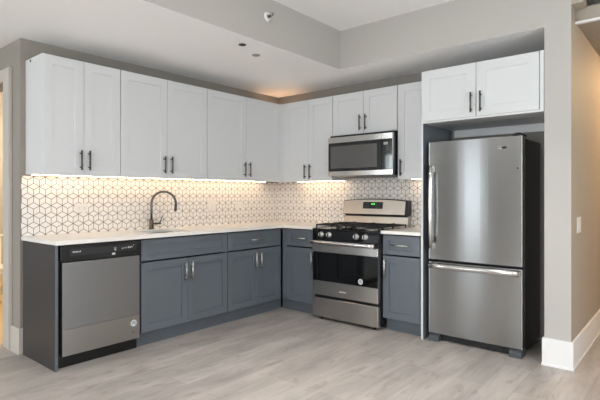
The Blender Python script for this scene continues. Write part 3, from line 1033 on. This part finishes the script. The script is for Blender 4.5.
# ------------------------------------------------------------------ outlets and switches
def outlet(R, t, d, z, wdt, hgt, kind, label, cat):
    r = thing('wall_outlet' if kind == 'outlet' else 'light_switch', label, cat, R.P(t, d, z - hgt / 2))
    mb = MB(); R.box(mb, t - wdt / 2, t + wdt / 2, d, d + 0.006, z - hgt / 2, z + hgt / 2); mb.build('cover_plate', M['plate'], r, 0.002)
    horiz = wdt > hgt
    if kind == 'outlet':
        for s in (-1, 1):
            dt, dz = (s * wdt * 0.2, 0) if horiz else (0, s * hgt * 0.2)
            mb = MB()
            R.box(mb, t + dt - 0.014, t + dt + 0.014, d + 0.006, d + 0.0085, z + dz - 0.014, z + dz + 0.014)
            so = mb.build('socket', M['plate'], r, 0.003)
            mb = MB()
            for q in (-0.006, 0.006):
                if horiz:
                    R.box(mb, t + dt - 0.004, t + dt + 0.004, d + 0.0085, d + 0.0089, z + q - 0.0012, z + q + 0.0012)
                else:
                    R.box(mb, t + q - 0.0012, t + q + 0.0012, d + 0.0085, d + 0.0089, z + dz - 0.004, z + dz + 0.004)
            mb.build('slot', M['darkgrey'], so)
    else:
        n_ = 2 if kind == 'switch2' else 1
        for i in range(n_):
            tt = t + ((i - 0.5) * 0.046 if n_ == 2 else 0)
            mb = MB()
            a = R.P(tt - 0.016, d + 0.006, z - 0.033)
            poly = [R.P(tt - 0.016, d + 0.0055, z - 0.033), R.P(tt - 0.016, d + 0.011, z - 0.033), R.P(tt - 0.016, d + 0.0065, z + 0.033), R.P(tt - 0.016, d + 0.0055, z + 0.033)]
            v = Vector(R.P(tt + 0.016, 0, 0)) - Vector(R.P(tt - 0.016, 0, 0))
            mb.prism(poly, v)
            mb.build('rocker', M['plate'], r)


outlet(A, -2.495, 0.0082, 1.125, 0.116, 0.074, 'outlet', 'white horizontal outlet on the tile above the dishwasher', 'outlet')
outlet(A, -1.083, 0.0082, 1.125, 0.116, 0.118, 'switch2', 'white square double switch on the tile right of the faucet', 'switch')
outlet(A, -0.682, 0.0082, 1.122, 0.116, 0.074, 'outlet', 'white horizontal outlet on the left tile wall nearest the corner', 'outlet')
outlet(B, 0.499, 0.0082, 1.132, 0.116, 0.074, 'outlet', 'white horizontal outlet on the tile left of the gas range', 'outlet')


class RunH(Run):
    def P(self, t, d, z):
        return (COLX1 + d, t, z)


outlet(RunH('H'), -0.345, 0.0003, 1.012, 0.14, 0.118, 'switch2', 'white wall switch in the hall, right of the column', 'switch')

# ------------------------------------------------------------------ ceiling fittings
def sprinkler(p, n, label):
    n = Vector(n)
    r = thing('fire_sprinkler', label, 'sprinkler', p, 'sidewall sprinklers')
    MB().lathe(p, n, [(0, 0.040), (0.003, 0.040), (0.010, 0.028), (0.012, 0.020)], 24).build('escutcheon', M['plate'], r)
    p = Vector(p)
    MB().lathe(p + n * 0.008, n, [(0, 0.014), (0.02, 0.012), (0.022, 0.008), (0.05, 0.006)], 14).build('nozzle', M['nickel'], r)
    u = n.cross(Vector((0, 0, 1)))
    mb = MB()
    q = p + n * 0.055
    mb.prism([q - u * 0.016 + Vector((0, 0, 0.010)), q + u * 0.016 + Vector((0, 0, 0.010)), q + u * 0.016 + Vector((0, 0, 0.013)), q - u * 0.016 + Vector((0, 0, 0.013))], n * 0.02)
    mb.prism([q - u * 0.012 + Vector((0, 0, -0.010)), q + u * 0.012 + Vector((0, 0, -0.010)), q + u * 0.012 + Vector((0, 0, 0.012)), q - u * 0.012 + Vector((0, 0, 0.012))], n * 0.002)
    mb.build('deflector', M['nickel_light'], r)


sprinkler((HX + 0.0003, -1.63, 2.676), (1, 0, 0), 'small sprinkler head on the side face of the lowered ceiling')
sprinkler((COLX1 + 0.0725, -0.55, 2.655), (1, 0, 0), 'small sprinkler head above the hall at the upper right')
r = thing('sprinkler_cover', 'small dark round opening in the lowered ceiling, the darker of two', 'ceiling fitting', (1.203, -1.749, H_LOW - 0.006))
MB().lathe((1.203, -1.749, H_LOW - 0.0002), (0, 0, -1), [(0, 0.031), (0.004, 0.031), (0.005, 0.025)], 24).build('rim', M['darkgrey'], r)
MB().lathe((1.203, -1.749, H_LOW - 0.0052), (0, 0, -1), [(0, 0.024), (0.0015, 0.024)], 24).build('opening', M['matte_black'], r)
r = thing('sprinkler_cover', 'small grey round cap in the lowered ceiling, the paler of two', 'ceiling fitting', (1.082, -1.474, H_LOW - 0.006))
MB().lathe((1.082, -1.474, H_LOW - 0.0002), (0, 0, -1), [(0, 0.036), (0.003, 0.036), (0.006, 0.03)], 24).build('disc', mat('grey_cap', (150, 148, 145), 0.5), r)

# downlights added to light floor and cabinets, unseen above and behind the camera
for (lx, ly, lt) in ((2.35, -2.1, 'added unseen downlight in the high ceiling nearest the refrigerator'), (2.3, -4.6, 'added unseen downlight in the high ceiling beside the bulkhead'),
                     (4.3, -2.3, 'added unseen downlight in the high ceiling nearest the hall'), (4.3, -4.6, 'added unseen downlight in the high ceiling over the middle of the room')):
    r = thing('fill_downlight', lt, 'light', (lx, ly, H_HIGH - 0.01), 'added downlights')
    MB().lathe((lx, ly, H_HIGH - 0.0002), (0, 0, -1), [(0, 0.13), (0.006, 0.13), (0.008, 0.115)], 28).build('rim', M['plate'], r)
    L = bpy.data.lights.new('fill_beam', 'AREA')
    L.shape = 'DISK'
    L.size = 0.2
    L.energy = DOWN
    L.spread = math.radians(115)
    L.color = (1.0, 0.985, 0.965)
    lo = bpy.data.objects.new('fill_beam', L)
    lo.location = (0, 0, -0.008)
    lo.parent = r
    COL.objects.link(lo)
    MB().lathe((lx, ly, H_HIGH - 0.0084), (0, 0, -1), [(0, 0.112), (0.004, 0.11)], 28).build('diffuser', M['downlight'], r)

# globe lamp added to fill the kitchen with light, unseen left of the camera
GX, GY, GZ = 2.95, -5.2, 1.0
r = thing('fill_lamp', 'added unseen globe lamp filling the main room with light', 'lamp', (GX, GY, 0))
MB().lathe((GX, GY, 0), (0, 0, 1), [(0, 0.14), (0.015, 0.14), (0.022, 0.02), (0.024, 0.012), (GZ - 0.17, 0.012)], 28).build('stand', M['nickel'], r)
prof = [(0.18 - 0.18 * math.cos(math.radians(a)), max(0.02, 0.18 * math.sin(math.radians(a)))) for a in range(0, 181, 10)]
MB().lathe((GX, GY, GZ - 0.18), (0, 0, 1), prof, 32).build('lamp_globe', M['globe'], r)

# hall and bathroom lamps, outside or at the edge of the picture
r = thing('ceiling_lamp', 'round warm ceiling lamp in the hall', 'lamp', (3.98, 1.3, 2.45))
MB().lathe((3.98, 1.3, 2.5098), (0, 0, -1), [(0, 0.15), (0.02, 0.15)], 28).build('base', M['plate'], r)
MB().lathe((3.98, 1.3, 2.4896), (0, 0, -1), [(0, 0.13), (0.03, 0.12), (0.05, 0.08), (0.055, 0.03)], 28).build('lamp_shade', M['lamp'], r)
r = thing('ceiling_lamp', 'round warm ceiling lamp in the bathroom', 'lamp', (-1.5, -2.0, 2.40))
MB().lathe((-1.5, -2.0, H_LOW - 0.0002), (0, 0, -1), [(0, 0.15), (0.02, 0.15)], 28).build('base', M['plate'], r)
MB().lathe((-1.5, -2.0, H_LOW - 0.0204), (0, 0, -1), [(0, 0.13), (0.03, 0.12), (0.05, 0.08), (0.055, 0.03)], 28).build('lamp_shade', M['bath_lamp'], r)

# toilet glimpsed through the bathroom doorway
TY = -2.52
r = thing('toilet', 'white toilet glimpsed through the doorway at the left edge', 'toilet', (-2.2, TY, 0.004))
MB().box(-2.58, -2.40, TY - 0.2, TY + 0.2, 0.38, 0.735).build('tank', M['porcelain'], r, 0.02)
MB().box(-2.59, -2.39, TY - 0.21, TY + 0.21, 0.736, 0.765).build('tank_lid', M['porcelain'], r, 0.008)
MB().cyl((-2.40, TY + 0.15, 0.68), (-2.385, TY + 0.15, 0.68), 0.012).box(-2.387, -2.377, TY + 0.09, TY + 0.16, 0.674, 0.686).build('flush_lever', M['chrome'], r)
mb = MB()
lv = []
for zz, sx, sy, cx in ((0.0045, 0.21, 0.115, -2.22), (0.05, 0.20, 0.105, -2.22), (0.18, 0.19, 0.11, -2.2), (0.30, 0.25, 0.17, -2.15), (0.385, 0.275, 0.185, -2.125)):
    lv.append([mb.bm.verts.new((cx + sx * math.cos(2 * math.pi * k / 28), TY + sy * math.sin(2 * math.pi * k / 28), zz)) for k in range(28)])
for p, q in zip(lv, lv[1:]):
    for k in range(28):
        mb.bm.faces.new((p[k], p[(k + 1) % 28], q[(k + 1) % 28], q[k])).smooth = True
mb.bm.faces.new(lv[0][::-1]); mb.bm.faces.new(lv[-1])
mb.box(-2.55, -2.30, TY - 0.1, TY + 0.1, 0.10, 0.379)
mb.build('bowl', M['porcelain'], r)
mb = MB()
poly = [(-2.125 + 0.272 * math.cos(2 * math.pi * k / 32), TY + 0.186 * math.sin(2 * math.pi * k / 32), 0.386) for k in range(32)]
mb.prism(poly, (0, 0, 0.035))
mb.build('seat_lid', M['plate'], r, 0.006)
